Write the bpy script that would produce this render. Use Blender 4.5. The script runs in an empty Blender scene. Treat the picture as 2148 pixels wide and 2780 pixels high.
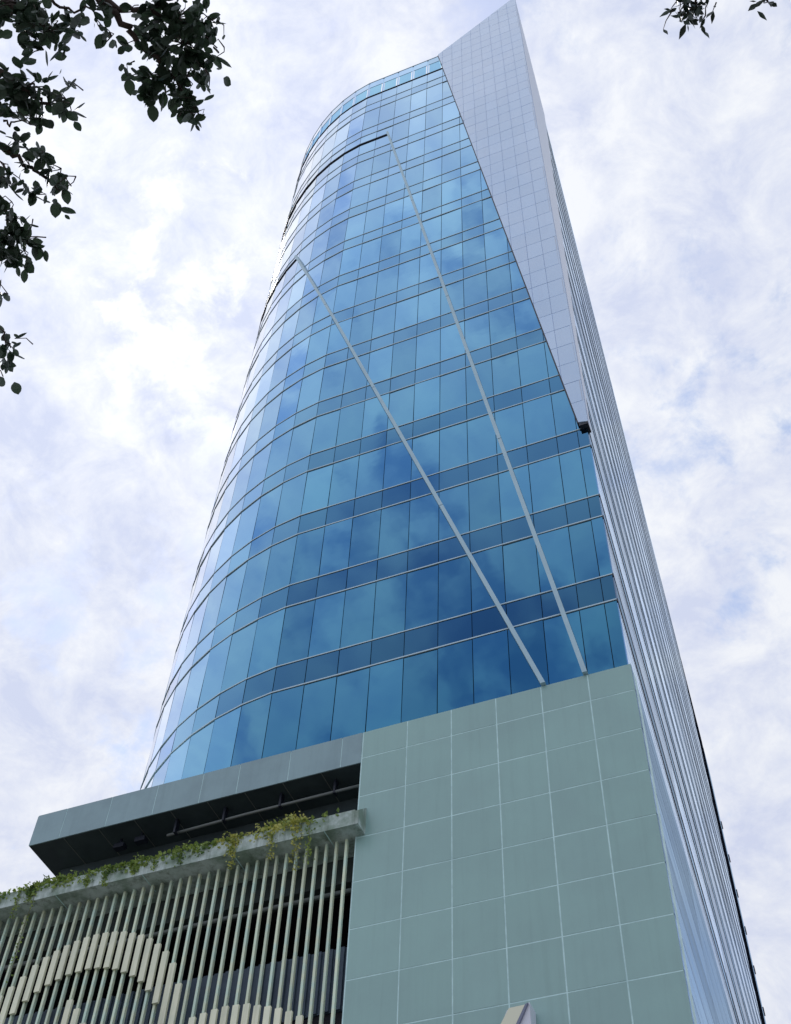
import bpy, bmesh, math, random
from mathutils import Vector, Matrix

rnd = random.Random(7)
sc = bpy.context.scene
col = sc.collection
R = math.radians

# ------------------------------------------------------------------ camera
cam_d = bpy.data.cameras.new('camera')
cam = bpy.data.objects.new('camera', cam_d)
col.objects.link(cam)
CAM = Vector((3.33, -22.31, 1.6))
cx_ = Vector((0.92773006, 0.37175963, 0.03334238))
cy_ = Vector((0.28109849, -0.75465624, 0.59285546))
cz_ = Vector((-0.24556176, 0.54063734, 0.80461835))
m = Matrix.Identity(4)
for i in range(3):
    m[i][0] = cx_[i]; m[i][1] = cy_[i]; m[i][2] = -cz_[i]; m[i][3] = CAM[i]
cam.matrix_world = m
cam_d.sensor_fit = 'VERTICAL'
cam_d.sensor_height = 36.0
cam_d.lens = 43.38
cam_d.clip_start = 0.05
cam_d.clip_end = 6000
sc.camera = cam

# ------------------------------------------------------------------ world, sun, exposure
SUN_EL, SUN_AZ = R(64), R(-52)          # azimuth from +Y towards +X
SUN = Vector((math.sin(SUN_AZ) * math.cos(SUN_EL), math.cos(SUN_AZ) * math.cos(SUN_EL), math.sin(SUN_EL)))
world = bpy.data.worlds.new('World')
sc.world = world
world.use_nodes = True
wt = world.node_tree
wt.nodes.clear()
def N(t, kind, **kw):
    n = t.nodes.new(kind)
    for k, v in kw.items():
        setattr(n, k, v)
    return n
def L(t, a, b):
    t.links.new(a, b)
def mth(t, op, a, b=None, clamp=False):
    n = N(t, 'ShaderNodeMath', operation=op, use_clamp=clamp)
    for i, v in enumerate((a, b)):
        if v is None: continue
        if isinstance(v, (int, float)): n.inputs[i].default_value = v
        else: L(t, v, n.inputs[i])
    return n.outputs[0]
def mixc(t, fac, a, b, blend='MIX'):
    n = N(t, 'ShaderNodeMix', data_type='RGBA', blend_type=blend)
    for s, v in ((n.inputs[0], fac), (n.inputs[6], a), (n.inputs[7], b)):
        if isinstance(v, (int, float)): s.default_value = v
        elif isinstance(v, tuple): s.default_value = (*v, 1)
        else: L(t, v, s)
    return n.outputs[2]
def ramp(t, fac, stops, interp='EASE'):
    n = N(t, 'ShaderNodeValToRGB')
    n.color_ramp.interpolation = interp
    el = n.color_ramp.elements
    el[0].position, el[1].position = stops[0][0], stops[-1][0]
    for p, c in stops[1:-1]:
        el.new(p)
    for e, (p, c) in zip(el, stops):
        e.position = p
        e.color = (c, c, c, 1) if isinstance(c, (int, float)) else (*c, 1)
    L(t, fac, n.inputs[0])
    return n.outputs[0]

sky = N(wt, 'ShaderNodeTexSky', sky_type='NISHITA')
sky.sun_disc = False
sky.sun_elevation = SUN_EL
sky.sun_rotation = SUN_AZ % (2 * math.pi)
sky.air_density = 1.0
sky.dust_density = 0.6
sky.ozone_density = 1.6
tc = N(wt, 'ShaderNodeTexCoord')
cmb = N(wt, 'ShaderNodeMapping')
cmb.inputs['Scale'].default_value = (1.0, 1.0, 1.25)
L(wt, tc.outputs['Generated'], cmb.inputs[0])
def cloud_noise(scale, detail, rough, dist=0.0, off=(0, 0, 0)):
    mp = N(wt, 'ShaderNodeMapping')
    mp.inputs['Location'].default_value = off
    L(wt, cmb.outputs[0], mp.inputs[0])
    n = N(wt, 'ShaderNodeTexNoise')
    n.inputs['Scale'].default_value = scale
    n.inputs['Detail'].default_value = detail
    n.inputs['Roughness'].default_value = rough
    n.inputs['Distortion'].default_value = dist
    L(wt, mp.outputs[0], n.inputs['Vector'])
    return n.outputs['Fac']
big = cloud_noise(5.0, 3, 0.5, 0.2, (2.3, 5.1, 0))
fine = cloud_noise(19, 12, 0.62, 0.25, (0.4, 1.7, 2))
cover_in = mth(wt, 'ADD', mth(wt, 'MULTIPLY', big, 0.55), mth(wt, 'MULTIPLY', fine, 0.45))
cover = ramp(wt, cover_in, [(0.36, 0.20), (0.485, 1.0)])
sdot = N(wt, 'ShaderNodeVectorMath', operation='DOT_PRODUCT')
L(wt, tc.outputs['Generated'], sdot.inputs[0])
sdot.inputs[1].default_value = SUN
sd = mth(wt, 'MAXIMUM', sdot.outputs['Value'], 0.0)
glow = mth(wt, 'ADD', mth(wt, 'MULTIPLY', mth(wt, 'POWER', sd, 4.0), 0.65), mth(wt, 'MULTIPLY', mth(wt, 'POWER', sd, 40.0), 0.5))
thick = cloud_noise(15.0, 12, 0.66, 0.3, (7.7, 1.1, 4))
cl = N(wt, 'ShaderNodeValToRGB')
cl.color_ramp.elements[0].position = 0.36
cl.color_ramp.elements[0].color = (0.66, 0.715, 0.90, 1)
cl.color_ramp.elements[1].position = 0.64
cl.color_ramp.elements[1].color = (0.92, 0.945, 1.0, 1)
L(wt, thick, cl.inputs[0])
lum = mth(wt, 'ADD', 4.75, glow)
vs = N(wt, 'ShaderNodeVectorMath', operation='SCALE')
L(wt, cl.outputs[0], vs.inputs[0])
L(wt, lum, vs.inputs['Scale'])
skyc = mixc(wt, cover, sky.outputs[0], vs.outputs[0])
bg = N(wt, 'ShaderNodeBackground')
bg.inputs['Strength'].default_value = 0.15
L(wt, skyc, bg.inputs[0])
wo = N(wt, 'ShaderNodeOutputWorld')
L(wt, bg.outputs[0], wo.inputs[0])

sun_d = bpy.data.lights.new('sun', 'SUN')
sun_d.energy = 2.6
sun_d.angle = R(2.0)
sun_d.color = (1.0, 0.96, 0.9)
sun = bpy.data.objects.new('sun', sun_d)
sun.rotation_euler = SUN.to_track_quat('Z', 'Y').to_euler()
sun.location = SUN * 200
col.objects.link(sun)

sc.view_settings.view_transform = 'Standard'
sc.view_settings.look = 'None'
sc.view_settings.exposure = 0.34
sc.view_settings.gamma = 1.0
sc.cycles.use_denoising = True
sc.cycles.max_bounces = 8
sc.cycles.caustics_reflective = False
sc.cycles.caustics_refractive = False

# ------------------------------------------------------------------ materials
def mat(name, base, rough=0.5, metal=0.0, spec=0.5, var=0.0, noise=None, bump=None, tint=None, coat=0.0, transl=0.0, streak=None):
    mt = bpy.data.materials.new(name)
    mt.use_nodes = True
    t = mt.node_tree
    b = t.nodes['Principled BSDF']
    b.inputs['Roughness'].default_value = rough
    b.inputs['Metallic'].default_value = metal
    b.inputs['Specular IOR Level'].default_value = spec
    b.inputs['Coat Weight'].default_value = coat
    b.inputs['Coat Roughness'].default_value = 0.08
    c = None
    if noise or bump:
        co = N(t, 'ShaderNodeTexCoord')
        geo = N(t, 'ShaderNodeNewGeometry')
    c = mixc(t, 0.0, base, base)
    if noise:                                   # (scale, amount, second colour, detail)
        s, amt, c2, det = noise
        n = N(t, 'ShaderNodeTexNoise')
        n.inputs['Scale'].default_value = s
        n.inputs['Detail'].default_value = det
        n.inputs['Roughness'].default_value = 0.62
        L(t, geo.outputs['Position'], n.inputs['Vector'])
        f = ramp(t, n.outputs['Fac'], [(0.38, 0.0), (0.66, amt)])
        c = mixc(t, f, c, c2)
    if streak:                                  # rain streaks: (amount, colour)
        sg_ = N(t, 'ShaderNodeNewGeometry')
        mp = N(t, 'ShaderNodeMapping')
        mp.inputs['Scale'].default_value = (4.5, 4.5, 0.22)
        L(t, sg_.outputs['Position'], mp.inputs[0])
        n = N(t, 'ShaderNodeTexNoise')
        n.inputs['Scale'].default_value = 1.0
        n.inputs['Detail'].default_value = 7
        n.inputs['Roughness'].default_value = 0.7
        L(t, mp.outputs[0], n.inputs['Vector'])
        c = mixc(t, ramp(t, n.outputs['Fac'], [(0.46, 0.0), (0.72, streak[0])]), c, streak[1])
    if var:
        oi = N(t, 'ShaderNodeObjectInfo')
        v = mth(t, 'ADD', mth(t, 'MULTIPLY', oi.outputs['Random'], 2 * var), 1.0 - var)
        hs = N(t, 'ShaderNodeHueSaturation')
        L(t, v, hs.inputs['Value'])
        L(t, c, hs.inputs['Color'])
        c = hs.outputs[0]
    L(t, c, b.inputs['Base Color'])
    if bump:                                    # (scale, strength, distance)
        n = N(t, 'ShaderNodeTexNoise')
        n.inputs['Scale'].default_value = bump[0]
        n.inputs['Detail'].default_value = 4
        L(t, geo.outputs['Position'], n.inputs['Vector'])
        bp = N(t, 'ShaderNodeBump')
        bp.inputs['Strength'].default_value = bump[1]
        bp.inputs['Distance'].default_value = bump[2]
        L(t, n.outputs['Fac'], bp.inputs['Height'])
        L(t, bp.outputs[0], b.inputs['Normal'])
    if transl:
        tr = N(t, 'ShaderNodeBsdfTranslucent')
        L(t, c, tr.inputs[0])
        mx = N(t, 'ShaderNodeMixShader')
        mx.inputs[0].default_value = transl
        L(t, b.outputs[0], mx.inputs[1]); L(t, tr.outputs[0], mx.inputs[2])
        L(t, mx.outputs[0], t.nodes['Material Output'].inputs[0])
    return mt

M = {}
M['backing'] = mat('dark_glazing_frame', (0.012, 0.028, 0.05), 0.5)
M['rail'] = mat('pale_aluminium', (0.50, 0.66, 0.76), 0.35, 0.0)
M['fin'] = mat('painted_steel_fin', (0.42, 0.60, 0.70), 0.42, 0.0, noise=(1.2, 0.35, (0.33, 0.47, 0.56), 4))
M['dark_metal'] = mat('dark_bronze_metal', (0.012, 0.016, 0.03), 0.45)
M['wedge_tile'] = mat('lavender_cladding', (0.54, 0.70, 0.94), 0.24, 0.0, 0.6, var=0.035, noise=(0.12, 0.7, (0.43, 0.62, 0.90), 5), coat=0.6, streak=(0.15, (0.42, 0.50, 0.74)))
M['wedge_joint'] = mat('dark_joint', (0.36, 0.46, 0.66), 0.7)
M['tile'] = mat('grey_green_wall_panel', (0.31, 0.495, 0.475), 0.30, 0.0, 0.55, var=0.028, noise=(0.30, 0.5, (0.265, 0.405, 0.405), 6), streak=(0.16, (0.18, 0.28, 0.27)), bump=(9, 0.12, 0.004))
M['joint'] = mat('pale_joint_sealant', (0.62, 0.85, 0.86), 0.7, noise=(2.5, 0.6, (0.40, 0.58, 0.60), 5))
M['canopy'] = mat('canopy_panel_paint', (0.27, 0.40, 0.44), 0.32, 0.0, 0.5, streak=(0.4, (0.18, 0.27, 0.30)), var=0.04, noise=(0.7, 0.4, (0.17, 0.25, 0.29), 6))
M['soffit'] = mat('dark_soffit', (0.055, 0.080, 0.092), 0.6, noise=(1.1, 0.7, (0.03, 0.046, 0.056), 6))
M['concrete'] = mat('stained_planter_concrete', (0.56, 0.65, 0.64), 0.8, streak=(0.85, (0.14, 0.18, 0.14)), noise=(1.6, 0.9, (0.20, 0.28, 0.22), 10), bump=(14, 0.3, 0.01))
M['slat'] = mat('cream_slat_paint', (0.74, 0.80, 0.60), 0.45, var=0.12, streak=(0.5, (0.40, 0.46, 0.36)), noise=(2.2, 0.7, (0.52, 0.76, 0.70), 5))
M['board'] = mat('cream_board_paint', (0.88, 0.88, 0.68), 0.55, streak=(0.5, (0.42, 0.43, 0.32)), var=0.07, noise=(2.4, 0.5, (0.70, 0.75, 0.60), 5))
M['garage'] = mat('garage_shade_concrete', (0.018, 0.018, 0.026), 0.9)  # near-black: the dimness of the parking interior is put into the colour
M['garage_beam'] = mat('garage_beam_concrete', (0.05, 0.065, 0.065), 0.85, noise=(1.5, 0.6, (0.03, 0.04, 0.04), 6))
M['garage_parapet'] = mat('garage_blue_parapet', (0.085, 0.12, 0.17), 0.6, noise=(1.6, 0.6, (0.05, 0.075, 0.12), 7))
M['recess'] = mat('matt_recess_shade', (0.006, 0.008, 0.014), 1.0, 0.0, 0.0)  # the shade of a recess put into the colour of a flush slab
M['pipe'] = mat('grey_pipe', (0.17, 0.19, 0.19), 0.5)
M['return'] = mat('wedge_return_panel', (0.50, 0.57, 0.70), 0.35, 0.0, noise=(0.4, 0.4, (0.44, 0.52, 0.66), 5))
M['side_line'] = mat('side_wall_dark_joint', (0.03, 0.035, 0.06), 0.6)
M['sign_white'] = mat('sign_white_face', (0.72, 0.74, 0.84), 0.4)
M['sign_cream'] = mat('sign_cream_face', (0.78, 0.78, 0.62), 0.45)
M['sign_grey'] = mat('sign_grey_trim', (0.20, 0.22, 0.32), 0.5)
M['bark'] = mat('bark', (0.07, 0.05, 0.045), 0.9, noise=(9, 0.7, (0.035, 0.025, 0.022), 6), bump=(22, 0.6, 0.02))
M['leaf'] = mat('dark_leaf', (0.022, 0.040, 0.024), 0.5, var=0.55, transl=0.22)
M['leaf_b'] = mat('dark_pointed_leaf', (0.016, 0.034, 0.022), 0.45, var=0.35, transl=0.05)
M['creeper'] = mat('creeper_leaf', (0.34, 0.44, 0.10), 0.55, noise=(3.0, 0.85, (0.08, 0.17, 0.05), 5), transl=0.25)
M['creeper_y'] = mat('yellowing_creeper_leaf', (0.62, 0.60, 0.17), 0.55, noise=(4.0, 0.8, (0.17, 0.28, 0.07), 5), transl=0.25)
M['stem'] = mat('creeper_stem', (0.13, 0.12, 0.06), 0.8)
M['ground'] = mat('paving', (0.20, 0.20, 0.19), 0.85, noise=(0.6, 0.5, (0.14, 0.14, 0.135), 8), bump=(30, 0.3, 0.005))
M['asphalt'] = mat('asphalt', (0.055, 0.055, 0.058), 0.9, noise=(2.0, 0.5, (0.04, 0.04, 0.042), 8), bump=(60, 0.4, 0.005))
M['kerb'] = mat('kerb_stone', (0.30, 0.30, 0.28), 0.8)
M['roof'] = mat('flat_roof', (0.20, 0.20, 0.20), 0.9)

def coated_glass(name, stops, rough, var, bump, stretch=(1, 1, 1)):
    # mirror-coated glass: deep blue seen square on, pale at a grazing angle
    mt = bpy.data.materials.new(name)
    mt.use_nodes = True
    t = mt.node_tree
    t.nodes.remove(t.nodes['Principled BSDF'])
    geo = N(t, 'ShaderNodeNewGeometry')
    n = N(t, 'ShaderNodeTexNoise')
    n.inputs['Scale'].default_value = bump[0]
    n.inputs['Detail'].default_value = 3
    mp = N(t, 'ShaderNodeMapping')
    mp.inputs['Scale'].default_value = stretch
    L(t, geo.outputs['Position'], mp.inputs[0])
    L(t, mp.outputs[0], n.inputs['Vector'])
    bp = N(t, 'ShaderNodeBump')
    bp.inputs['Strength'].default_value = bump[1]
    bp.inputs['Distance'].default_value = bump[2]
    L(t, n.outputs['Fac'], bp.inputs['Height'])
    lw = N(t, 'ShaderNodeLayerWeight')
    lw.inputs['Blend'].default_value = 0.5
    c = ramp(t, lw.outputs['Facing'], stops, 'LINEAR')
    oi = N(t, 'ShaderNodeObjectInfo')
    hs = N(t, 'ShaderNodeHueSaturation')
    L(t, mth(t, 'ADD', mth(t, 'MULTIPLY', oi.outputs['Random'], 2 * var), 1.0 - var), hs.inputs['Value'])
    L(t, c, hs.inputs['Color'])
    gl = N(t, 'ShaderNodeBsdfGlossy')
    gl.inputs['Roughness'].default_value = rough
    L(t, hs.outputs[0], gl.inputs['Color'])
    L(t, bp.outputs[0], gl.inputs['Normal'])
    L(t, gl.outputs[0], t.nodes['Material Output'].inputs[0])
    return mt
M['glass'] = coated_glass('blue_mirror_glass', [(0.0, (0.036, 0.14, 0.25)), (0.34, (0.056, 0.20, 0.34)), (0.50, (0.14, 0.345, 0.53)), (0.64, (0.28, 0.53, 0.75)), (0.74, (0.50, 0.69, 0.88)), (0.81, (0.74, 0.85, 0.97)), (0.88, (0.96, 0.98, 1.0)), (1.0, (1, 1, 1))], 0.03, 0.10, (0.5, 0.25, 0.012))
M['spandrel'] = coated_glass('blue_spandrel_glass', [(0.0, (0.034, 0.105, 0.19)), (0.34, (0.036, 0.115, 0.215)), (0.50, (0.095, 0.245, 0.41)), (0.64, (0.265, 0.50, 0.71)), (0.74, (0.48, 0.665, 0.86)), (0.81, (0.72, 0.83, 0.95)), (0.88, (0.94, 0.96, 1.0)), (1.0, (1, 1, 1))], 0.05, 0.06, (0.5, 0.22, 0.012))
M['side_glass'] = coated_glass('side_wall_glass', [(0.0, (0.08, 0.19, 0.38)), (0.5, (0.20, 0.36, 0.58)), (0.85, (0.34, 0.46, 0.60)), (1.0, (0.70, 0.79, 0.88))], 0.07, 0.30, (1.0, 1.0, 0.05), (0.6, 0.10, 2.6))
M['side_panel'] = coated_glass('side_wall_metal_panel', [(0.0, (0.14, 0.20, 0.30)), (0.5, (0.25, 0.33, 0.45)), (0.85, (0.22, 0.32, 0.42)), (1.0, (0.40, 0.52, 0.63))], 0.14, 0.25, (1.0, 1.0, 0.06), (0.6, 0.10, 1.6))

def clear_pane():
    mt = bpy.data.materials.new('clear_parapet_glass')
    mt.use_nodes = True
    t = mt.node_tree
    b = t.nodes['Principled BSDF']
    b.inputs['Base Color'].default_value = (0.05, 0.2, 0.42, 1)
    b.inputs['Metallic'].default_value = 1.0
    b.inputs['Roughness'].default_value = 0.03
    tr = N(t, 'ShaderNodeBsdfTransparent')
    tr.inputs[0].default_value = (0.66, 0.88, 0.97, 1)
    mx = N(t, 'ShaderNodeMixShader')
    mx.inputs[0].default_value = 0.80
    L(t, b.outputs[0], mx.inputs[1]); L(t, tr.outputs[0], mx.inputs[2])
    L(t, mx.outputs[0], t.nodes['Material Output'].inputs[0])
    return mt
M['clear'] = clear_pane()

# ------------------------------------------------------------------ helpers
def tag(o, label=None, cat=None, group=None, kind=None):
    if label: o['label'] = label
    if cat: o['category'] = cat
    if group: o['group'] = group
    if kind: o['kind'] = kind
    return o
def empty(name, loc=(0, 0, 0)):
    o = bpy.data.objects.new(name, None)
    o.location = loc
    col.objects.link(o)
    return o
def link(name, me, parent=None, loc=(0, 0, 0), rz=0.0):
    o = bpy.data.objects.new(name, me)
    o.location = loc
    if rz: o.rotation_euler = (0, 0, rz)
    col.objects.link(o)
    if parent is not None: o.parent = parent
    return o
class MB:
    def __init__(s): s.v, s.f, s.sm = [], [], []
    def poly(s, pts, smooth=False):
        b = len(s.v); s.v += [tuple(p) for p in pts]; s.f.append(tuple(range(b, b + len(pts)))); s.sm.append(smooth)
    def box(s, a, b):
        (x0, y0, z0), (x1, y1, z1) = a, b
        n = len(s.v)
        s.v += [(x0, y0, z0), (x1, y0, z0), (x1, y1, z0), (x0, y1, z0), (x0, y0, z1), (x1, y0, z1), (x1, y1, z1), (x0, y1, z1)]
        for q in ((0, 3, 2, 1), (4, 5, 6, 7), (0, 1, 5, 4), (1, 2, 6, 5), (2, 3, 7, 6), (3, 0, 4, 7)):
            s.f.append(tuple(n + i for i in q)); s.sm.append(False)
    def prism(s, ring, vec):                    # ring of 3-D points extruded by vec
        n = len(s.v); k = len(ring); v = Vector(vec)
        s.v += [tuple(p) for p in ring] + [tuple(Vector(p) + v) for p in ring]
        s.f.append(tuple(range(n + k - 1, n - 1, -1))); s.sm.append(False)
        s.f.append(tuple(range(n + k, n + 2 * k))); s.sm.append(False)
        for i in range(k):
            j = (i + 1) % k
            s.f.append((n + i, n + j, n + k + j, n + k + i)); s.sm.append(False)
    def tube(s, pts, rad, seg=7):
        pts = [Vector(p) for p in pts]
        n = len(s.v); up = Vector((0.13, 0.21, 0.97))
        for i, p in enumerate(pts):
            d = (pts[min(i + 1, len(pts) - 1)] - pts[max(i - 1, 0)]).normalized()
            a = d.cross(up)
            if a.length < 1e-3: a = d.cross(Vector((1, 0, 0)))
            a.normalize(); b = d.cross(a)
            r = rad[i] if isinstance(rad, (list, tuple)) else rad
            for k in range(seg):
                t = 2 * math.pi * k / seg
                s.v.append(tuple(p + a * (math.cos(t) * r) + b * (math.sin(t) * r)))
        for i in range(len(pts) - 1):
            for k in range(seg):
                k2 = (k + 1) % seg
                s.f.append((n + i * seg + k, n + i * seg + k2, n + (i + 1) * seg + k2, n + (i + 1) * seg + k)); s.sm.append(True)
        s.f.append(tuple(n + k for k in reversed(range(seg)))); s.sm.append(False)
        s.f.append(tuple(n + (len(pts) - 1) * seg + k for k in range(seg))); s.sm.append(False)
    def mesh(s, name, material):
        me = bpy.data.meshes.new(name)
        me.from_pydata(s.v, [], s.f)
        me.polygons.foreach_set('use_smooth', s.sm)
        me.materials.append(material)
        bm = bmesh.new(); bm.from_mesh(me)
        bmesh.ops.recalc_face_normals(bm, faces=bm.faces)
        bm.to_mesh(me); bm.free()
        me.update()
        return me
    def build(s, name, material, parent=None, loc=(0, 0, 0)):
        return link(name, s.mesh(name, material), parent, loc)
_cache = {}
def slab_mesh(w, h, d, material):               # centred in x and z, front face at y = 0, depth d behind it
    key = (round(w, 4), round(h, 4), round(d, 4), material.name)
    if key not in _cache:
        b = MB(); b.box((-w / 2, 0, -h / 2), (w / 2, d, h / 2))
        _cache[key] = b.mesh('slab', material)
    return _cache[key]
def clip(poly, a, b, c):                        # keep a*x + b*z <= c, polygon of (x, z)
    out = []
    for i in range(len(poly)):
        p, q = poly[i], poly[(i + 1) % len(poly)]
        dp, dq = a * p[0] + b * p[1] - c, a * q[0] + b * q[1] - c
        if dp <= 0: out.append(p)
        if (dp < 0 < dq) or (dq < 0 < dp):
            t = dp / (dp - dq)
            out.append((p[0] + (q[0] - p[0]) * t, p[1] + (q[1] - p[1]) * t))
    return out

# ------------------------------------------------------------------ ground
g = MB(); g.poly([(-900, -900, 0), (900, -900, 0), (900, 900, 0), (-900, 900, 0)])
tag(g.build('ground', M['ground']), kind='structure')
g = MB(); g.box((-300, -18, 0.004), (300, -8, 0.03))
tag(g.build('road', M['asphalt']), kind='structure')
g = MB(); g.box((-300, -18.2, 0), (300, -18.0, 0.13))
tag(g.build('kerb', M['kerb']), kind='structure')

# ------------------------------------------------------------------ the building
tower = empty('office_tower', (-8, 20, 0))
tag(tower, 'curved blue glass office tower with pale corner wedge standing on a grey panelled podium', 'building')
TOFF = Vector((8, -20, 0))
class TB(MB):                                   # builds children of the tower in world coordinates
    def part(s, name, material, parent=None, kind=None):
        o = link(name, s.mesh(name, material), parent if parent is not None else tower)
        o.location = TOFF if parent is None else (0, 0, 0)
        if kind: o['kind'] = kind
        return o
def tpiece(name, me, loc, rot=(0, 0, 0), parent=None):
    o = bpy.data.objects.new(name, me)
    col.objects.link(o)
    o.parent = parent if parent is not None else tower
    o.location = (Vector(loc) + TOFF) if parent is None else loc
    o.rotation_euler = rot
    return o

SA = R(-3.93)                                   # side wall direction, from +Y towards +X
SDIR = Vector((math.sin(SA), math.cos(SA), 0))
SNRM = Vector((math.cos(SA), -math.sin(SA), 0))
Z_POD, Z_RIM, Z_ROOFRAIL, Z_PEAK = 25.0, 85.1, 82.1, 91.3
GY = 0.08                                       # glass face of the straight part

# plan of the glass front
flat = [-0.03, -0.39, -1.10] + [-1.10 - 1.045 * k for k in range(1, 10)]
plan = [Vector((x, GY, 0)) for x in flat]
heads = [8, 14.5, 21, 27.5, 34, 40.5, 47, 53.5, 60, 66.5, 73, 79.5, 86]
for h in heads:
    plan.append(plan[-1] + Vector((-math.cos(R(h)), math.sin(R(h)), 0)) * 1.08)
NVIS = len(flat) + 9                            # mullions that the front shows
back_pts = [plan[-1] + Vector((-0.3, 18, 0)), Vector((-14, 58, 0)), SDIR * 63.5 + Vector((-0.12, 0, 0))]
def offset_path(path, d):                       # d > 0 moves outwards (away from the building)
    out = []
    for i, p in enumerate(path):
        ns = []
        for a, b in ((i - 1, i), (i, i + 1)):
            if 0 <= a and b < len(path):
                e = (path[b] - path[a]).normalized()
                ns.append(Vector((e.y, -e.x, 0)) * -1)
        n = sum(ns, Vector()); n.normalize()
        k = 1 / max(0.5, n.dot(ns[0]))
        out.append(p + n * d * k)
    return out
# outward normal check: path runs to -x, outside is -y
if offset_path(plan, 1)[2].y > plan[2].y:
    _op = offset_path
    def offset_path(path, d): return _op(path, -d)

zL = [27.65, 31.50, 35.35, 39.20, 43.02, 46.90, 50.70, 54.60, 58.60, 62.60, 66.50, 70.45, 74.70, 79.20]
zU = [z + (1.10 if z < 60 else 1.22) for z in zL]

# dark frame behind the panes (a full block, so that nothing shines through)
ring = offset_path(plan, -0.10) + back_pts
b = TB(); b.prism([Vector((p.x, p.y, 24.9)) for p in ring], (0, 0, Z_ROOFRAIL - 24.9 - 0.02))
b.part('glazing_backing', M['backing'])
b = TB(); b.prism([Vector((p.x, p.y, Z_ROOFRAIL - 0.02 + 0.004)) for p in offset_path(plan, -0.4) + back_pts], (0, 0, 0.15))
b.part('roof_deck', M['roof'])

# glass panes, each its own piece, hung a hair out of true
GAP = 0.022
def wedge_hides(x0, x1, z0, z1):                # wholly behind the corner wedge
    return min(x0, x1) > (-0.27 - (z0 - 36.5) * 0.1095) + 0.45
n_pane = 0
hidden = TB()
def pane_row(z0, z1, kindname, material, depth=0.03):
    for i in range(len(plan) - 1):
        a, c = plan[i], plan[i + 1]
        if i >= NVIS:
            hidden.poly([(a.x, a.y, z0 + .02), (c.x, c.y, z0 + .02), (c.x, c.y, z1 - .02), (a.x, a.y, z1 - .02)])
            continue
        if c.x > -6 and wedge_hides(a.x, c.x, z0, z1): continue
        w = (c - a).length - GAP; h = z1 - z0 - 0.02
        e = (c - a).normalized()
        rz = math.atan2(-e.y, -e.x)
        mid = (a + c) / 2
        o = tpiece(kindname, slab_mesh(w, h, depth, material), (mid.x, mid.y, (z0 + z1) / 2),
                   (R(rnd.gauss(0, 0.20)), 0, rz + R(rnd.gauss(0, 0.25))))
zprev = Z_POD - 0.08
for lo, up in zip(zL, zU):
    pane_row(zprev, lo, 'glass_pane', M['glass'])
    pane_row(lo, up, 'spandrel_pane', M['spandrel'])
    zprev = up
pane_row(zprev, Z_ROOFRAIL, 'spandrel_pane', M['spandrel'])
hidden.part('rear_glazing', M['glass'], kind='stuff')

# horizontal rails that follow the curve
def rail(name, z, hgt, dep, material, i0=0, i1=None, d0=0.0, start=None):
    path = plan[i0:i1]
    if start is not None: path = [start] + path
    inn, out = offset_path(path, d0 - 0.06), offset_path(path, d0 + dep)
    t = TB(); n = len(path)
    for i in range(n):
        for p, zz in ((inn[i], z - hgt / 2), (out[i], z - hgt / 2), (out[i], z + hgt / 2), (inn[i], z + hgt / 2)):
            t.v.append((p.x, p.y, zz))
    for i in range(n - 1):
        for k in range(4):
            k2 = (k + 1) % 4
            t.f.append((4 * i + k, 4 * i + k2, 4 * i + 4 + k2, 4 * i + 4 + k)); t.sm.append(False)
    t.f.append((0, 1, 2, 3)); t.sm.append(False)
    t.f.append(tuple(4 * (n - 1) + k for k in (3, 2, 1, 0))); t.sm.append(False)
    return t.part(name, material)
for k, (lo, up) in enumerate(zip(zL, zU)):
    rail('rail', lo, 0.045, 0.026, M['rail'])
    rail('rail', up, 0.040, 0.022, M['rail'])
rail('roof_rail', Z_ROOFRAIL, 0.07, 0.04, M['dark_metal'])

# the glazed screen above the roof line: clear panes below, blue ones above, sky behind
for i in range(NVIS + 3):
    a, c = plan[i], plan[i + 1]
    if c.x > -5.0: continue
    e = (c - a).normalized(); rz = math.atan2(-e.y, -e.x); mid = (a + c) / 2; w = (c - a).length
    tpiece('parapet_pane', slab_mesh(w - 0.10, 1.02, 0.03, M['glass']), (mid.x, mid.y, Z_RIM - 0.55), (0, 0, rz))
    tpiece('clear_parapet_pane', slab_mesh(w - 0.24, 1.66, 0.03, M['clear']), (mid.x, mid.y, Z_ROOFRAIL + 1.02), (0, 0, rz))
    tpiece('parapet_post', slab_mesh(0.11, Z_RIM - Z_ROOFRAIL, 0.10, M['spandrel']), (c.x, c.y + 0.02, (Z_RIM + Z_ROOFRAIL) / 2), (0, 0, rz))
rail('parapet_cap', Z_RIM, 0.05, 0.02, M['rail'], i0=6)

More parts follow.
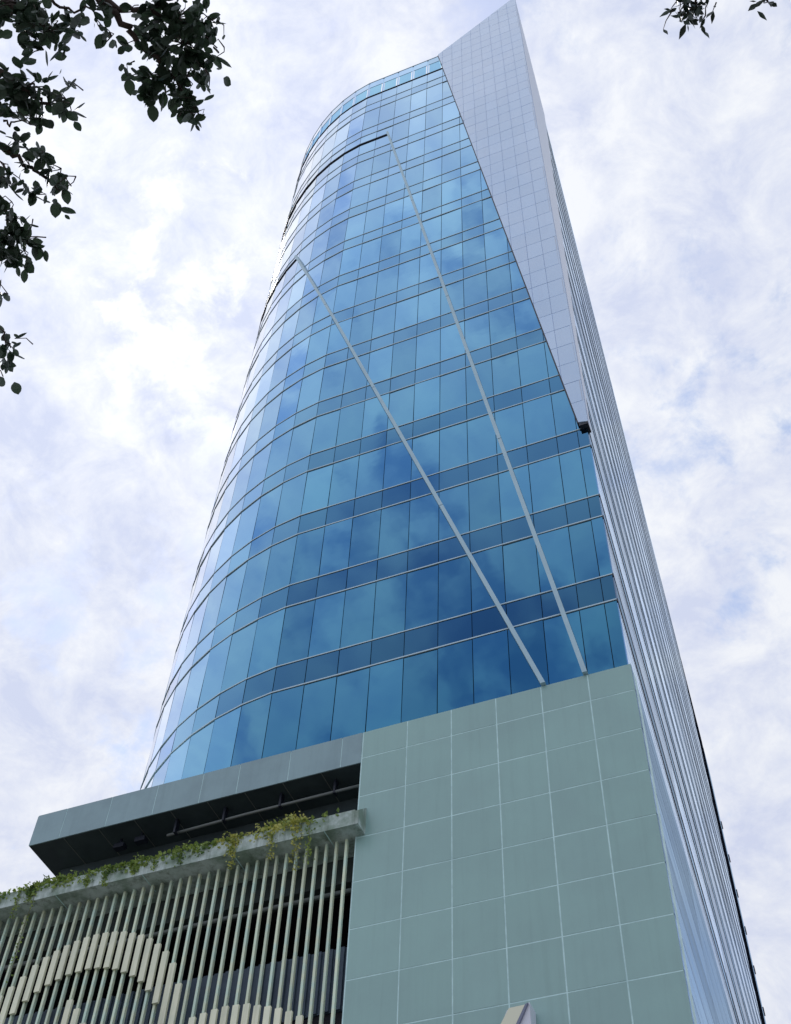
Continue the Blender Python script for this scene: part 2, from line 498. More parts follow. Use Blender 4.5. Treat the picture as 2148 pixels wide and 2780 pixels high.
# two diagonal fins and their top ledges
def plan_at(x):                                 # point on the plan at a given x
    for i in range(len(plan) - 1):
        a, c = plan[i], plan[i + 1]
        if c.x <= x <= a.x:
            t = (x - a.x) / (c.x - a.x)
            return a + (c - a) * t
    return plan[-1].copy()
def fin(x0, z0, x1, z1, dep, wid, lengths=4):
    # made up of several lengths with open joints between them
    for k in range(lengths):
        s0, s1 = k / lengths + (0.0004 if k else 0), (k + 1) / lengths - 0.0004
        fin_length(x0 + (x1 - x0) * s0, z0 + (z1 - z0) * s0, x0 + (x1 - x0) * s1, z0 + (z1 - z0) * s1, dep, wid)
def fin_length(x0, z0, x1, z1, dep, wid):
    t = TB(); n = 12
    ringpts = []
    for k in range(n + 1):
        s = k / n
        x, z = x0 + (x1 - x0) * s, z0 + (z1 - z0) * s
        p = plan_at(x); q = plan_at(x - 0.05)
        e = (q - p).normalized(); nrm = Vector((e.y, -e.x, 0))
        if nrm.y > 0: nrm = -nrm
        side = Vector((-e.x, -e.y, 0)) * wid
        ringpts.append([p - nrm * 0.05, p + nrm * dep, p + nrm * dep + side, p - nrm * 0.05 + side])
        for r_ in ringpts[-1]: t.v.append((r_.x, r_.y, z))
    for k in range(n):
        for j in range(4):
            j2 = (j + 1) % 4
            t.f.append((4 * k + j, 4 * k + j2, 4 * k + 4 + j2, 4 * k + 4 + j)); t.sm.append(False)
    t.f.append((0, 1, 2, 3)); t.sm.append(False)
    t.f.append(tuple(4 * n + j for j in (3, 2, 1, 0))); t.sm.append(False)
    return t.part('diagonal_fin', M['fin'])
fin(-1.20, 25.0, -8.75, 73.4, 0.20, 0.13)
fin(-2.33, 25.0, -13.80, 62.0, 0.20, 0.13)
iA = next(i for i, p in enumerate(plan) if p.x < -8.75)
iB = next(i for i, p in enumerate(plan) if p.x < -13.80)
rail('dark_ledge', 73.4, 0.08, 0.06, M['dark_metal'], i0=iA, start=plan_at(-8.66))
rail('dark_ledge', 62.0, 0.08, 0.05, M['dark_metal'], i0=iB, start=plan_at(-13.72))

# corner wedge: folded sheet of small pale panels, widest at the top
WY = -0.12
A, B_, C_, D_ = (-5.55, 84.75), (0.05, 91.2), (0.05, 36.5), (-0.27, 36.6)
w = TB(); w.prism([(A[0], WY + 0.012, A[1]), (B_[0], WY + 0.012, B_[1]), (C_[0], WY + 0.012, C_[1]), (D_[0], WY + 0.012, D_[1])], (0, 0.19, 0))
wedge = w.part('corner_wedge', M['wedge_joint'])
w = TB(); w.box((D_[0] + 0.004, WY + 0.02, 36.40), (C_[0] - 0.004, 0.30, 36.495)); w.part('wedge_soffit', M['dark_metal'])
CW, CH, JG = 0.66, 1.35, 0.028
quad = [A, B_, C_, D_]
for i in range(9):
    x1 = 0.05 - i * CW; x0 = x1 - CW
    for j in range(41):
        z0 = 36.5 + j * CH; z1 = z0 + CH
        pl = list(quad)
        for a, bb, c in ((1, 0, x1 - 0.008 * (i > 0)), (-1, 0, -(x0 + 0.008)), (0, 1, z1 - JG / 2), (0, -1, -(z0 + JG / 2))):
            pl = clip(pl, a, bb, c)
            if len(pl) < 3: break
        if len(pl) < 3: continue
        ar = abs(sum(pl[k][0] * pl[(k + 1) % len(pl)][1] - pl[(k + 1) % len(pl)][0] * pl[k][1] for k in range(len(pl)))) / 2
        if ar < 0.03: continue
        dy = rnd.uniform(-0.002, 0.002)
        t = TB(); t.prism([(p[0], WY + dy, p[1]) for p in pl], (0, 0.03, 0))
        t.part('wedge_tile', M['wedge_tile'], parent=wedge)
# trim along the wedge's inner edge
t = TB()
ex = Vector((A[0] - D_[0], 0, A[1] - D_[1])).normalized()
px = Vector((-ex.z, 0, ex.x)) * 0.05
t.prism([Vector((D_[0], WY + 0.03, D_[1])), Vector((D_[0], WY + 0.03, D_[1])) + px, Vector((A[0], WY + 0.03, A[1])) + px, Vector((A[0], WY + 0.03, A[1]))], (0, 0.16, 0))
t.part('wedge_edge_trim', M['dark_metal'], parent=wedge)

# side wall: long and seen at a grazing angle
X0 = Vector((-0.005, 0, 0))
def side_slab(d0, d1, z0, z1, off, thick, name, material, parent):
    p, q = X0 + SDIR * d0 + SNRM * off, X0 + SDIR * d1 + SNRM * off
    t = TB(); t.prism([(p.x, p.y, z0), (q.x, q.y, z0), (q.x, q.y, z1), (p.x, p.y, z1)], -SNRM * thick)
    return t.part(name, material, parent=parent)
SD = 63.0
side = side_slab(0.24, SD, 25.0, 91.0, -0.06, 0.5, 'side_wall', M['side_line'], None)
zz = Z_POD
bands = []
for lo, up in zip(zL + [83.2, 87.2], zU + [84.4, 88.4]):
    bands.append((zz, lo)); bands.append((lo, up)); zz = up
bands.append((zz, 91.0))
for k, (a, c) in enumerate(bands):
    d = 0.12
    while d < SD - 0.1:
        e = min(d + 10.5, SD)
        side_slab(d + 0.01, e - 0.03, a + 0.02, c - 0.02, rnd.uniform(-0.004, 0.004), 0.05, 'side_pane', M['side_glass'] if k % 2 == 0 else M['side_panel'], side)
        d = e
    if k:
        side_slab(0.10, SD, a - 0.06, a + 0.06, 0.012, 0.05, 'side_rail', M['side_line'], side)
# smooth return of the wedge on the side wall
t = TB()
P = [(0.0, 91.2), (0.0, 36.5), (0.35, 36.5), (8.4, 91.2)]
def sp(d, z, off): q = X0 + SDIR * d + SNRM * off; return (q.x, q.y + WY * (d == 0.0), z)
t.prism([sp(d, z, 0.055) for d, z in P], -SNRM * 0.07)
t.part('wedge_return', M['return'], parent=wedge)
# far end: flush black slab painted as a recess's shade, then a narrow wing with air-conditioning ledges
side_slab(SD, SD + 12.0, 10, 90.0, 0.0, 3, 'recess_shade_slab', M['recess'], None)
wing = side_slab(SD + 12.0, SD + 16.0, 0, 89.0, 0.02, 6, 'rear_wing', M['side_panel'], None)
for k in range(18):
    side_slab(SD + 15.6, SD + 16.2, 14 + 4 * k, 14.5 + 4 * k, 0.10, 0.2, 'wing_ledge', M['side_line'], wing)
side_slab(26, SD, 25.9, 26.6, 0.02, 0.03, 'opening_shade_strip', M['dark_metal'], side)  # flat strip; the dark of a wall opening is put into its colour

# ------------------------------------------------------------------ podium
cols_x = [-7.40, -6.10, -4.85, -3.605, -2.36, -1.10, 0.05]
rows_z = [25.0, 24.05] + [24.05 - 1.315 * k for k in range(1, 19)]
pod = TB()
pod.box((-7.40, 0.005, 0), (0.045, 0.60, 24.985))
pw = pod.part('podium_wall', M['joint'])
for i in range(6):
    for j in range(len(rows_z) - 1):
        x0, x1, z1, z0 = cols_x[i], cols_x[i + 1], rows_z[j], max(rows_z[j + 1], 0.02)
        if z1 - z0 < 0.1: continue
        # the two upper left panels are one tall panel where the joint is missing
        wd, ht = x1 - x0 - (0.036 if i else 0.05) + (0.022 if i == 5 else 0), z1 - z0 - 0.032
        cx = (x0 + x1) / 2 + (0.010 if i == 0 else 0) + (0.011 if i == 5 else 0)
        tpiece('wall_tile', slab_mesh(wd, ht, 0.030, M['tile']), Vector((cx, 0.0 + rnd.uniform(-0.0015, 0.0015), (z0 + z1) / 2)),
               (R(rnd.gauss(0, 0.10)), 0, R(rnd.gauss(0, 0.10))), parent=pw)
# body of the podium behind the face
ring = [(-0.35, 0.62), (-7.38, 0.62), (-7.38, 1.70), (-17.62, 1.70), (-18.6, 3.0), (-19.4, 6.0), (-19.9, 20), (-13, 56), (-4.7, 62.0)]
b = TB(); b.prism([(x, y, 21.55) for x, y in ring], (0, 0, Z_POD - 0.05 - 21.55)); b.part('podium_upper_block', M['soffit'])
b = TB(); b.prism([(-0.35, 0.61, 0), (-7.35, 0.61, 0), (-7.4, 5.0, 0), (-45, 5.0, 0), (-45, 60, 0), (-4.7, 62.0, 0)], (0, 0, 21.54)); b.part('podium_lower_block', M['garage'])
# side face of the podium
ps = TB()
pts = [Vector((0.048, 0.07, 0)), Vector((0.048, 0.07, 0)) + SDIR * 62]
ps.prism([(pts[0].x, pts[0].y, 0), (pts[1].x, pts[1].y, 0), (pts[1].x, pts[1].y, 24.97), (pts[0].x, pts[0].y, 24.97)], -SNRM * 0.4)
pside = ps.part('podium_side', M['side_line'])
for j in range(len(rows_z) - 1):
    z1, z0 = rows_z[j], max(rows_z[j + 1], 0.02)
    d = 0.0
    while d < 61:
        e = min(d + 7.5, 62)
        p, q = Vector((0.062, 0.03, 0)) + SDIR * d, Vector((0.062, 0.03, 0)) + SDIR * (e - 0.03)
        t = TB(); t.prism([(p.x, p.y, z0 + .02), (q.x, q.y, z0 + .02), (q.x, q.y, z1 - .02), (p.x, p.y, z1 - .02)], -SNRM * 0.05)
        t.part('side_tile', M['side_panel'], parent=pside)
        d = e

# canopy beam to the left of the podium wall
CXL = -17.68
cb = TB(); cb.box((CXL + 0.02, 0.006, 23.93), (-7.41, 1.68, 24.96))
canopy = cb.part('canopy_beam', M['joint'])
ex = [-7.405, -8.0, -9.55, -11.1, -12.25, -13.7, -15.2, -16.7, CXL]
for i in range(len(ex) - 1):
    wd = ex[i] - ex[i + 1] - 0.022
    tpiece('canopy_panel', slab_mesh(wd, 1.07, 0.03, M['canopy']), Vector(((ex[i] + ex[i + 1]) / 2, 0.0, 24.45)), (R(rnd.gauss(0, 0.15)), 0, 0), parent=canopy)
t = TB(); t.box((CXL - 0.012, 0.005, 23.92), (CXL + 0.018, 1.70, 24.97)); t.part('canopy_end_panel', M['canopy'], parent=canopy)
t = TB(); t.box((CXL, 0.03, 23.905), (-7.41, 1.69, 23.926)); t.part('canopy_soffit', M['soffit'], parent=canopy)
for k in range(1, 9):
    x = CXL + 1.14 * k
    t = TB(); t.box((x - 0.012, 0.04, 23.897), (x + 0.012, 1.24, 23.903)); t.part('soffit_seam', M['pipe'], parent=canopy)
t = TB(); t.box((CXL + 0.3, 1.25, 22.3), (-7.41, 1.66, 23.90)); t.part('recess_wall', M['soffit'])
t = TB(); t.box((CXL + 2.2, 1.17, 22.3), (CXL + 2.55, 1.245, 23.3)); t.part('recess_door', M['dark_metal'])
t = TB(); t.tube([(-7.42, 0.40, 23.50), (-11.0, 0.45, 23.52), (-13.4, 0.52, 23.52)], 0.042, 8)
pp = t.part('recess_pipe', M['pipe'])
for x in (-8.3, -9.9, -11.6, -13.1):
    t = TB(); t.box((x - 0.03, 0.36, 23.44), (x + 0.03, 0.53, 23.90)); t.part('pipe_bracket', M['dark_metal'], parent=pp)
for (x, y0) in ((-14.3, 0.5), (-15.0, 0.55)):
    t = TB(); t.box((x - 0.16, y0, 23.58), (x + 0.16, y0 + 0.2, 23.72)); t.box((x - 0.03, y0 + 0.05, 23.72), (x + 0.03, y0 + 0.1, 23.90)); t.part('floodlight', M['dark_metal'])

# planter ledge under the canopy
PB, PT = 21.47, 21.93
t = TB()
t.prism([(-7.14, -0.45, PB), (-7.14, -0.45, PT - 0.04), (-7.14, -0.02, PT + 0.36), (-7.14, 0.55, PT + 0.36), (-7.14, 0.55, PB)], (-0.10, 0, 0))
pl_end = t.part('planter_end', M['concrete'])
t = TB(); t.box((-30, -0.45, PB), (-7.245, -0.33, PT)); t.box((-30, -0.33, PB), (-7.245, 0.75, PB + 0.12))
t.part('planter_ledge', M['concrete'])
t = TB(); t.box((-30, -0.325, PB + 0.125), (-7.25, 0.60, PT - 0.06)); t.part('planter_soil', M['bark'])
for x in (-8.05, -10.6, -13.2, -15.8):
    t = TB(); t.box((x - 0.012, -0.44, PB - 0.006), (x + 0.012, 0.30, PB - 0.001)); t.part('ledge_joint', M['joint'])

# vertical slats with boards in waves
SLX = [-7.68 - 0.275 * k for k in range(40)]
def boxmesh(w, d, h, material):
    key = ('b', round(w, 3), round(d, 3), round(h, 3), material.name)
    if key not in _cache:
        bb = MB(); bb.box((0, 0, 0), (w, d, h)); _cache[key] = bb.mesh('slat_piece', material)
    return _cache[key]
for x in SLX:
    tpiece('slat', boxmesh(0.062, 0.09, 15.5, M['slat']), (x, 0.02, PB - 15.5 + 0.05))
tops = {}
arc1 = [19.02, 19.22, 19.45, 19.72, 19.89, 20.01, 20.11, 20.18, 20.22, 20.24, 20.23, 20.20, 20.14, 20.04, 19.92, 19.75, 19.54, 19.27, 18.89, 18.28]
len1 = [1.05, 1.05, 1.02, 1.0, 0.98, 0.96, 0.97, 0.96, 0.98, 0.98, 1.0, 1.02, 1.06, 1.1, 1.14, 1.18, 1.26, 1.38, 1.6, 1.75]
boards = [(-17.15 + 0.275 * k, tz, ln) for k, (tz, ln) in enumerate(zip(arc1, len1))]
boards += [(-14.73, 18.47, 1.4), (-14.455, 18.18, 1.5), (-14.18, 17.75, 1.4), (-13.9, 17.2, 1.4)]
boards += [(-11.31 + 0.272 * k, tz, 1.0) for k, tz in enumerate([17.31, 17.36, 17.40, 17.42, 17.40, 17.37, 17.28, 17.20, 17.10, 16.97, 16.81, 16.5])]
boards += [(-15.5 - 0.275 * k, 17.6 - 0.12 * k * k, 1.0) for k in range(3)]
for bx, tz, ln in boards:
    k = round((-7.68 - bx) / 0.275)
    x = -7.68 - 0.275 * k
    tpiece('slat_board', boxmesh(0.155, 0.07, round(ln, 2), M['board']), (x + 0.01, -0.055, tz - ln))

# parking floor behind the slats
t = TB(); t.box((-40, 0.70, 20.72), (-7.41, 1.2, 21.46)); t.part('garage_beam', M['garage_beam'])
gp = TB(); gp.box((-40, 0.86, 17.35), (-7.41, 1.0, 18.98)); gpo = gp.part('garage_parapet', M['garage_parapet'])
for k in range(60):
    x = -7.55 - 0.30 * k
    tpiece('parapet_rib', boxmesh(0.16, 0.05, 1.61, M['garage_parapet']), Vector((x - 0.16, 0.80, 17.36)), parent=gpo)
t = TB(); t.box((-40, 0.9, 16.9), (-7.41, 4.99, 17.34)); t.part('garage_floor', M['garage'])
t = TB(); t.box((-40, 1.21, 21.2), (-7.41, 4.99, 21.44)); t.part('garage_ceiling', M['garage'])
t = TB(); t.box((-40, 0.86, 13.0), (-7.41, 1.0, 14.7)); t.part('garage_parapet', M['garage_parapet'])
t = TB(); t.tube([(-7.42, 0.42, 20.23), (-14, 0.50, 20.28), (-20, 0.5, 20.3)], 0.055, 8); t.part('garage_pipe', M['pipe'])

# ------------------------------------------------------------------ projecting sign at the foot of the picture
sg = empty('wall_sign', (-3.3, -0.25, 15.0))
tag(sg, 'white angular box sign with cream face fixed to the grey panelled wall', 'sign')
O = Vector((3.3, 0.25, -15.0))
def spart(name, ring, vec, material):
    t = MB(); t.prism(ring, vec); o = t.build(name, material, sg, O); return o
spart('side_face', [(-3.36, -0.42, 14.6), (-3.03, -0.42, 14.6), (-3.045, -0.42, 15.84), (-3.10, -0.42, 15.80), (-3.36, -0.42, 15.50)], (0, 0.40, 0), M['sign_white'])
spart('cream_face', [(-3.95, -0.47, 14.95), (-3.60, -0.47, 14.90), (-3.13, -0.47, 15.77), (-3.47, -0.47, 15.76)], (0, 0.06, 0), M['sign_cream'])
spart('edge_trim', [(-3.58, -0.475, 14.92), (-3.50, -0.475, 14.92), (-3.06, -0.475, 15.80), (-3.12, -0.475, 15.78)], (0, 0.05, 0), M['sign_grey'])
spart('mounting_box', [(-3.47, -0.40, 15.30), (-3.12, -0.40, 15.30), (-3.12, -0.40, 15.70), (-3.44, -0.40, 15.70)], (0, 0.39, 0), M['sign_grey'])
spart('cover', [(-3.62, -0.44, 15.52), (-3.50, -0.44, 15.54), (-3.46, -0.44, 15.74), (-3.52, -0.44, 15.74)], (0, 0.05, 0), M['sign_white'])

# ------------------------------------------------------------------ creepers on the planter
def leaf_quad(mb, p, size, rr):
    d = Vector((rr.gauss(0, 1), rr.gauss(0, 1) - 0.4, rr.gauss(0, 0.7) - 0.3)).normalized()
    s = d.cross(Vector((rr.gauss(0, 1), rr.gauss(0, 1), rr.gauss(0, 1)))).normalized()
    n = d.cross(s)
    a = p; b = p + d * size * 0.5 + s * size * 0.36 + n * size * 0.08; c = p + d * size; e = p + d * size * 0.5 - s * size * 0.36 + n * size * 0.08
    mb.poly([a, b, c]); mb.poly([a, c, e])
def creeper(x0, x1, dens, hgt, matname, label, strands=()):
    root = empty('creeper', ((x0 + x1) / 2, -0.35, PT))
    tag(root, label, 'plant', 'creepers along the planter ledge')
    off = -Vector(root.location)
    lf, stt = MB(), MB()
    n = int((x1 - x0) * dens * 4.5)
    for k in range(n):
        x = rnd.uniform(x0, x1)
        if rnd.random() > 0.22 + 0.78 * abs(math.sin(3.7 * x) * math.sin(1.3 * x + 0.5)): continue
        env = hgt * 1.25 * (0.35 + 0.65 * abs(math.sin(x * 2.3 + 1.1) * math.sin(x * 0.9))) * (1 - 0.5 * abs(2 * (x - x0) / (x1 - x0) - 1) ** 3)
        u = rnd.random()
        z = PT - 0.03 + env * 1.2 * u ** 1.3
        y = rnd.uniform(-0.42, 0.10)
        if rnd.random() < 0.20:
            y = -0.46 - rnd.random() * 0.04; z = PT + 0.03 - rnd.random() ** 2 * 0.30
        leaf_quad(lf, Vector((x, y, z)), rnd.uniform(0.07, 0.16), rnd)
    for k in range(int((x1 - x0) * 9)):
        x = rnd.uniform(x0, x1); h = hgt * rnd.uniform(0.6, 1.25)
        p0 = Vector((x, rnd.uniform(-0.35, 0.0), PT - 0.08)); p1 = p0 + Vector((rnd.gauss(0, .10), rnd.gauss(-0.06, .06), h * 0.6)); p2 = p1 + Vector((rnd.gauss(0, .14), rnd.gauss(-.05, .05), h * 0.3))
        stt.tube([p0, p1, p2], [0.008, 0.006, 0.003], 4)
        for q in (p1, p2, (p1 + p2) / 2):
            for _ in range(3): leaf_quad(lf, q + Vector((rnd.gauss(0, .03), rnd.gauss(0, .03), rnd.gauss(0, .03))), rnd.uniform(0.05, 0.09), rnd)
    for (sx, ln, dn) in strands:
        p = Vector((sx, -0.47, PT + 0.02)); pts = [p.copy()]
        st = ln / 10
        for k in range(10):
            p = p + Vector((rnd.gauss(0, 0.02), rnd.gauss(0, 0.008) , -st)); pts.append(p.copy())
            for _ in range(dn):
                leaf_quad(lf, p + Vector((rnd.gauss(0, .05), rnd.gauss(-0.01, .02), rnd.gauss(0, st * 0.5))), rnd.uniform(0.05, 0.09), rnd)
        stt.tube(pts, 0.007, 4)
    f = lf.build('foliage', M[matname], root, off); f['kind'] = 'stuff'
    stt.build('stem', M['stem'], root, off)
creeper(-8.6, -7.45, 34, 0.12, 'creeper', 'sparse low creeper at the right end of the planter ledge, beside the panelled wall', ((-8.42, 1.35, 8),))
creeper(-10.0, -8.55, 210, 0.38, 'creeper_y', 'bushy yellowing creeper with long trailing strands on the planter ledge', ((-8.85, 1.15, 9), (-9.42, 0.95, 12), (-8.7, 1.5, 5)))
creeper(-11.1, -9.95, 170, 0.34, 'creeper_y', 'yellow-green creeper with one tall shoot and a hanging strand on the planter ledge', ((-10.5, 0.9, 12), (-10.65, 0.5, 10)))
creeper(-13.2, -11.05, 150, 0.26, 'creeper', 'green creeper along the middle of the planter ledge under the canopy', ((-12.1, 0.45, 6), (-12.9, 0.4, 8)))
creeper(-15.4, -13.15, 160, 0.24, 'creeper', 'dense green creeper hanging over the stained part of the planter ledge', ((-14.3, 0.5, 12), (-13.6, 0.4, 12), (-14.9, 0.42, 8)))
creeper(-17.6, -15.35, 170, 0.24, 'creeper', 'green creeper on the planter ledge below the free end of the canopy', ((-16.6, 0.45, 12), (-17.0, 0.9, 6), (-16.45, 2.6, 7)))
creeper(-21.5, -17.55, 120, 0.24, 'creeper', 'leafy creeper on the planter ledge left of the canopy end, against the sky', ((-18.0, 1.0, 16), (-18.3, 1.4, 16), (-17.7, 1.2, 12), (-18.7, 1.4, 16)))

# ------------------------------------------------------------------ trees overhead
def leaf_mesh(name, length, width, material, sharp):
    b_ = MB(); n = 5
    mid = [Vector((0, length * k / n, -0.06 * length * math.sin(math.pi * k / n))) for k in range(n + 1)]
    wv = [0.08, 0.78, 1.0, 0.95, 0.66, 0.0] if not sharp else [0.05, 0.6, 1.0, 0.8, 0.38, 0.0]
    for sgn in (-1, 1):
        ed = [Vector((sgn * width * 0.5 * wv[k], mid[k].y, mid[k].z + 0.10 * width * wv[k])) for k in range(n + 1)]
        for k in range(n):
            q = [mid[k], ed[k], ed[k + 1], mid[k + 1]] if k < n - 1 else [mid[k], ed[k], mid[k + 1]]
            b_.poly(q if sgn > 0 else q[::-1], True)
    st = MB()
    me = bpy.data.meshes.new(name)
    me.from_pydata(b_.v, [], b_.f); me.materials.append(material); me.update()
    return me
HX = 2148 / 2780 * 18 / 43.38; HY = 18 / 43.38
def at(px, py, dist):                           # a point along the sight line of a photo position, at a real distance
    u = (px / 2148 * 2 - 1) * HX; v = (1 - py / 2780 * 2) * HY
    d = (cx_ * u + cy_ * v + cz_).normalized()
    return CAM + d * dist
def make_tree(name, label, trunk_base, trunk_top, clumps, leafmats, leaf_len, leaf_w, sharp, limbs, crown, max_single=298, seed=3):
    rr = random.Random(seed)
    root = empty(name, trunk_base)
    tag(root, label, 'tree')
    off = -Vector(trunk_base)
    tb, tt = Vector(trunk_base), Vector(trunk_top)
    tr = MB(); pts = []
    for k in range(9):
        s = k / 8
        pts.append(tb.lerp(tt, s) + Vector((0.12 * math.sin(3 * s + 1), 0.10 * math.sin(4 * s), 0)))
    tr.tube(pts, [0.26 - 0.15 * k / 8 for k in range(9)], 12)
    tr.build('trunk', M['bark'], root, off)
    lm = leaf_mesh(name + '_leaf', leaf_len, leaf_w, M[leafmats], sharp)
    leaves = []
    def add_leaf(p, out):
        d = (out * 0.6 + Vector((rr.gauss(0, 1), rr.gauss(0, 1), rr.gauss(0, 1))) * 0.55 + Vector((0, 0, -0.55))).normalized()
        s = d.cross(Vector((rr.gauss(0, 1), rr.gauss(0, 1), rr.gauss(0, 1)))).normalized()
        n = s.cross(d)
        mt_ = Matrix((s, d, n)).transposed().to_4x4()
        mt_.translation = p + off
        leaves.append((mt_, rr.choice((0.55, 0.75, 0.9, 1.0, 1.1, 1.25)) * rr.uniform(0.9, 1.1)))
    for limb in limbs:                          # limb: list of points with a start radius
        pts, r0 = limb
        sm = []
        for i in range(len(pts) - 1):
            for k in range(6):
                sm.append(pts[i].lerp(pts[i + 1], k / 6) + Vector((rr.gauss(0, .015), rr.gauss(0, .015), rr.gauss(0, .015))))
        sm.append(pts[-1])
        lb = MB(); lb.tube(sm, [max(0.005, r0 * (1 - 0.9 * k / len(sm))) for k in range(len(sm))], 7)
        lb.build('limb', M['bark'], root, off)
    tw = MB()
    for (px, py, rx, ry, n, dist) in clumps:
        c = at(px, py, dist); k = dist / (2780 / 2 / HY)       # metres per photo pixel at that distance
        hub = c + Vector((rr.gauss(0, .05), rr.gauss(0, .05), 0.06))
        for q in range(max(3, int(n * 0.78))):
            a = rr.uniform(0, 2 * math.pi); r = math.sqrt(rr.random())
            p = c + cx_ * (math.cos(a) * r * rx * k) + cy_ * (math.sin(a) * r * ry * k) + cz_ * rr.gauss(0, 0.16)
            out = (p - c); out = out.normalized() if out.length > 1e-4 else Vector((0, 0, -1))
            add_leaf(p - out * leaf_len * 0.6, out)
            if q % 4 == 0:
                mid = hub.lerp(p, 0.5) + Vector((rr.gauss(0, .02), rr.gauss(0, .02), 0.03))
                tw.tube([hub, mid, p - out * leaf_len * 0.6], [0.006, 0.004, 0.0025], 4)
    tw.build('twig', M['bark'], root, off)['kind'] = 'stuff'
    rr.shuffle(leaves)
    for (mt_, s) in leaves[:max_single]:
        o = bpy.data.objects.new('leaf', lm); col.objects.link(o); o.parent = root
        o.matrix_local = mt_ @ Matrix.Scale(s, 4)
    rest = leaves[max_single:]
    cc, cr, cn = crown                          # the part of the crown outside the picture
    for _ in range(cn):
        while True:
            p = Vector((rr.uniform(-1, 1), rr.uniform(-1, 1), rr.uniform(-1, 1)))
            if 0.25 < p.length < 1: break
        q = Vector(cc) + Vector((p.x * cr[0], p.y * cr[1], p.z * cr[2]))
        d = (p.normalized() * 0.5 + Vector((rr.gauss(0, 1), rr.gauss(0, 1), rr.gauss(0, 1) - 0.4))).normalized()
        s = d.cross(Vector((rr.gauss(0, 1), rr.gauss(0, 1), rr.gauss(0, 1)))).normalized()
        mt_ = Matrix((s, d, s.cross(d))).transposed().to_4x4(); mt_.translation = q + off
        rest.append((mt_, rr.uniform(0.8, 1.5)))
    vs_, fs_ = [], []
    base = [v.co.copy() for v in lm.vertices]; bf = [tuple(p.vertices) for p in lm.polygons]
    for mt_, s in rest:
        n0 = len(vs_)
        vs_ += [tuple(mt_ @ (v * s)) for v in base]
        fs_ += [tuple(n0 + i for i in f) for f in bf]
    if vs_:
        me = bpy.data.meshes.new('crown'); me.from_pydata(vs_, [], fs_); me.materials.append(M[leafmats]); me.update()
        link('crown', me, root)['kind'] = 'stuff'
    return root

D0 = 10.0
clumpsL = [
    (55, 40, 85, 50, 110, D0), (120, 80, 65, 38, 70, D0 - .2), (40, 20, 60, 35, 40, D0 + .2), (90, 118, 40, 22, 26, D0),
    (75, 245, 80, 48, 110, D0), (30, 270, 45, 40, 45, D0 + .2), (170, 290, 30, 34, 34, D0 - .2), (110, 320, 20, 26, 16, D0), (40, 312, 30, 14, 10, D0), (190, 235, 22, 18, 8, D0),
    (50, 385, 30, 24, 24, D0), (20, 400, 16, 10, 4, D0), (120, 430, 30, 26, 26, D0 - .1), (75, 450, 26, 18, 12, D0), (135, 462, 20, 20, 12, D0),
    (20, 490, 30, 36, 34, D0), (92, 525, 20, 30, 26, D0), (55, 495, 14, 16, 6, D0), (175, 512, 22, 12, 8, D0), (158, 560, 10, 22, 6, D0), (150, 512, 10, 14, 3, D0), (165, 475, 10, 8, 3, D0),
    (10, 560, 18, 24, 16, D0), (45, 590, 26, 22, 18, D0), (75, 610, 16, 10, 5, D0), (35, 645, 55, 36, 70, D0), (25, 695, 48, 30, 50, D0 + .1), (85, 655, 24, 20, 12, D0), (65, 715, 24, 14, 8, D0), (105, 672, 12, 10, 3, D0),
    (6, 800, 14, 18, 7, D0), (8, 900, 16, 24, 10, D0), (22, 950, 26, 24, 20, D0), (12, 985, 18, 30, 14, D0), (50, 935, 14, 12, 4, D0), (6, 1020, 10, 14, 4, D0),
    (470, 60, 95, 60, 130, D0), (500, 130, 85, 50, 110, D0 - .15), (420, 120, 55, 50, 55, D0 + .1), (560, 60, 28, 60, 30, D0), (420, 15, 50, 20, 16, D0),
    (430, 225, 60, 44, 70, D0), (480, 200, 60, 40, 60, D0), (400, 270, 34, 24, 16, D0), (500, 270, 44, 34, 36, D0), (480, 300, 24, 24, 10, D0), (535, 322, 26, 22, 14, D0), (545, 185, 22, 40, 22, D0),
    (585, 60, 16, 20, 6, D0), (578, 135, 16, 26, 7, D0), (590, 175, 10, 14, 3, D0), (570, 250, 18, 16, 5, D0), (348, 200, 14, 18, 6, D0),
    (285, 85, 26, 34, 22, D0), (330, 105, 8, 16, 3, D0), (205, 95, 22, 22, 6, D0), (215, 45, 26, 30, 12, D0), (190, 60, 14, 40, 12, D0), (170, 130, 20, 16, 6, D0), (250, 12, 30, 12, 8, D0), (300, 10, 30, 10, 6, D0), (380, 42, 26, 8, 5, D0),
]
TL = Vector((-4.9, -21.6, 0.0))
fork = Vector((-4.6, -21.4, 8.6))
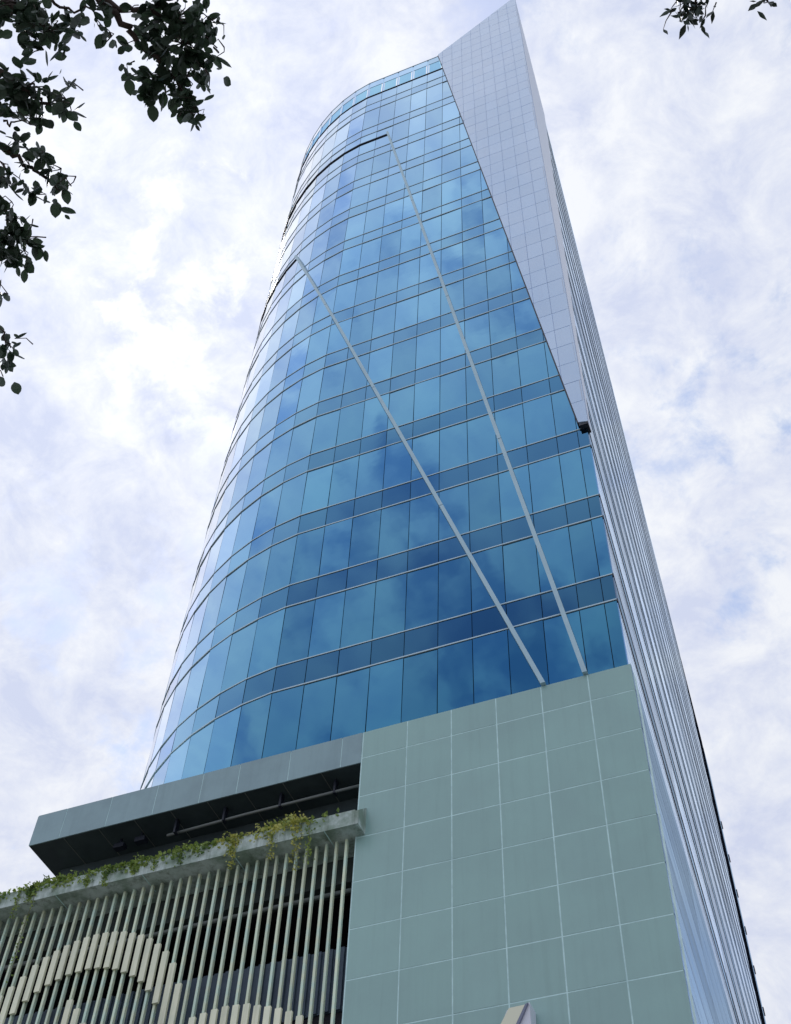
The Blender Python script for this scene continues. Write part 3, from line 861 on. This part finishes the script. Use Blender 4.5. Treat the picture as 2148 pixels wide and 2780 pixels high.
limbsL = [
    ([fork, Vector((-3.0, -21.6, 10.8)), at(-60, -60, D0 + .3), at(60, 40, D0), at(150, 90, D0)], 0.07),
    ([Vector((-3.0, -21.6, 10.8)), at(-90, -200, D0 + .4), at(250, -30, D0 + .1), at(310, 35, D0), at(375, 105, D0), at(470, 200, D0), at(540, 310, D0)], 0.05),
    ([at(250, -30, D0 + .1), at(330, 22, D0), at(430, 35, D0), at(520, 60, D0), at(590, 130, D0)], 0.03),
    ([fork, Vector((-2.9, -20.9, 10.0)), at(-120, 150, D0 + .2), at(20, 215, D0), at(90, 265, D0), at(180, 295, D0)], 0.055),
    ([at(-120, 150, D0 + .2), at(-60, 330, D0), at(10, 400, D0), at(80, 455, D0), at(150, 505, D0), at(178, 525, D0)], 0.03),
    ([at(-120, 150, D0 + .2), at(-90, 430, D0), at(0, 545, D0), at(40, 620, D0), at(100, 670, D0)], 0.03),
    ([at(-90, 430, D0), at(-80, 750, D0), at(-10, 880, D0), at(30, 945, D0)], 0.028),
    ([at(10, 330, D0), at(50, 337, D0), at(85, 310, D0)], 0.010),
    ([at(140, 12, D0), at(215, 25, D0), at(300, 32, D0), at(400, 38, D0)], 0.012),
]
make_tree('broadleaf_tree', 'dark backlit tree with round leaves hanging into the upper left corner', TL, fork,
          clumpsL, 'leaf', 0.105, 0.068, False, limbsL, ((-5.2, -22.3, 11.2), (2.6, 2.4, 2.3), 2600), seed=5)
DR = 11.0
clumpsR = [(1862, 2, 34, 20, 50, DR), (1890, 16, 36, 18, 40, DR), (1872, 34, 24, 14, 16, DR), (1915, 34, 20, 16, 9, DR), (1856, 52, 6, 12, 4, DR), (1940, 26, 20, 14, 6, DR), (1838, 20, 14, 12, 6, DR),
           (2075, 0, 30, 12, 16, DR), (2095, 8, 18, 14, 8, DR), (2052, 4, 10, 12, 3, DR)]
TR = Vector((9.5, -23.2, 0.0)); forkR = Vector((9.3, -23.0, 9.0))
limbsR = [([forkR, Vector((7.6, -21.8, 11.6)), at(2120, -160, DR), at(2080, -30, DR), at(2085, 6, DR)], 0.06),
          ([at(2120, -160, DR), at(1930, -80, DR), at(1885, 0, DR), at(1870, 40, DR)], 0.025)]
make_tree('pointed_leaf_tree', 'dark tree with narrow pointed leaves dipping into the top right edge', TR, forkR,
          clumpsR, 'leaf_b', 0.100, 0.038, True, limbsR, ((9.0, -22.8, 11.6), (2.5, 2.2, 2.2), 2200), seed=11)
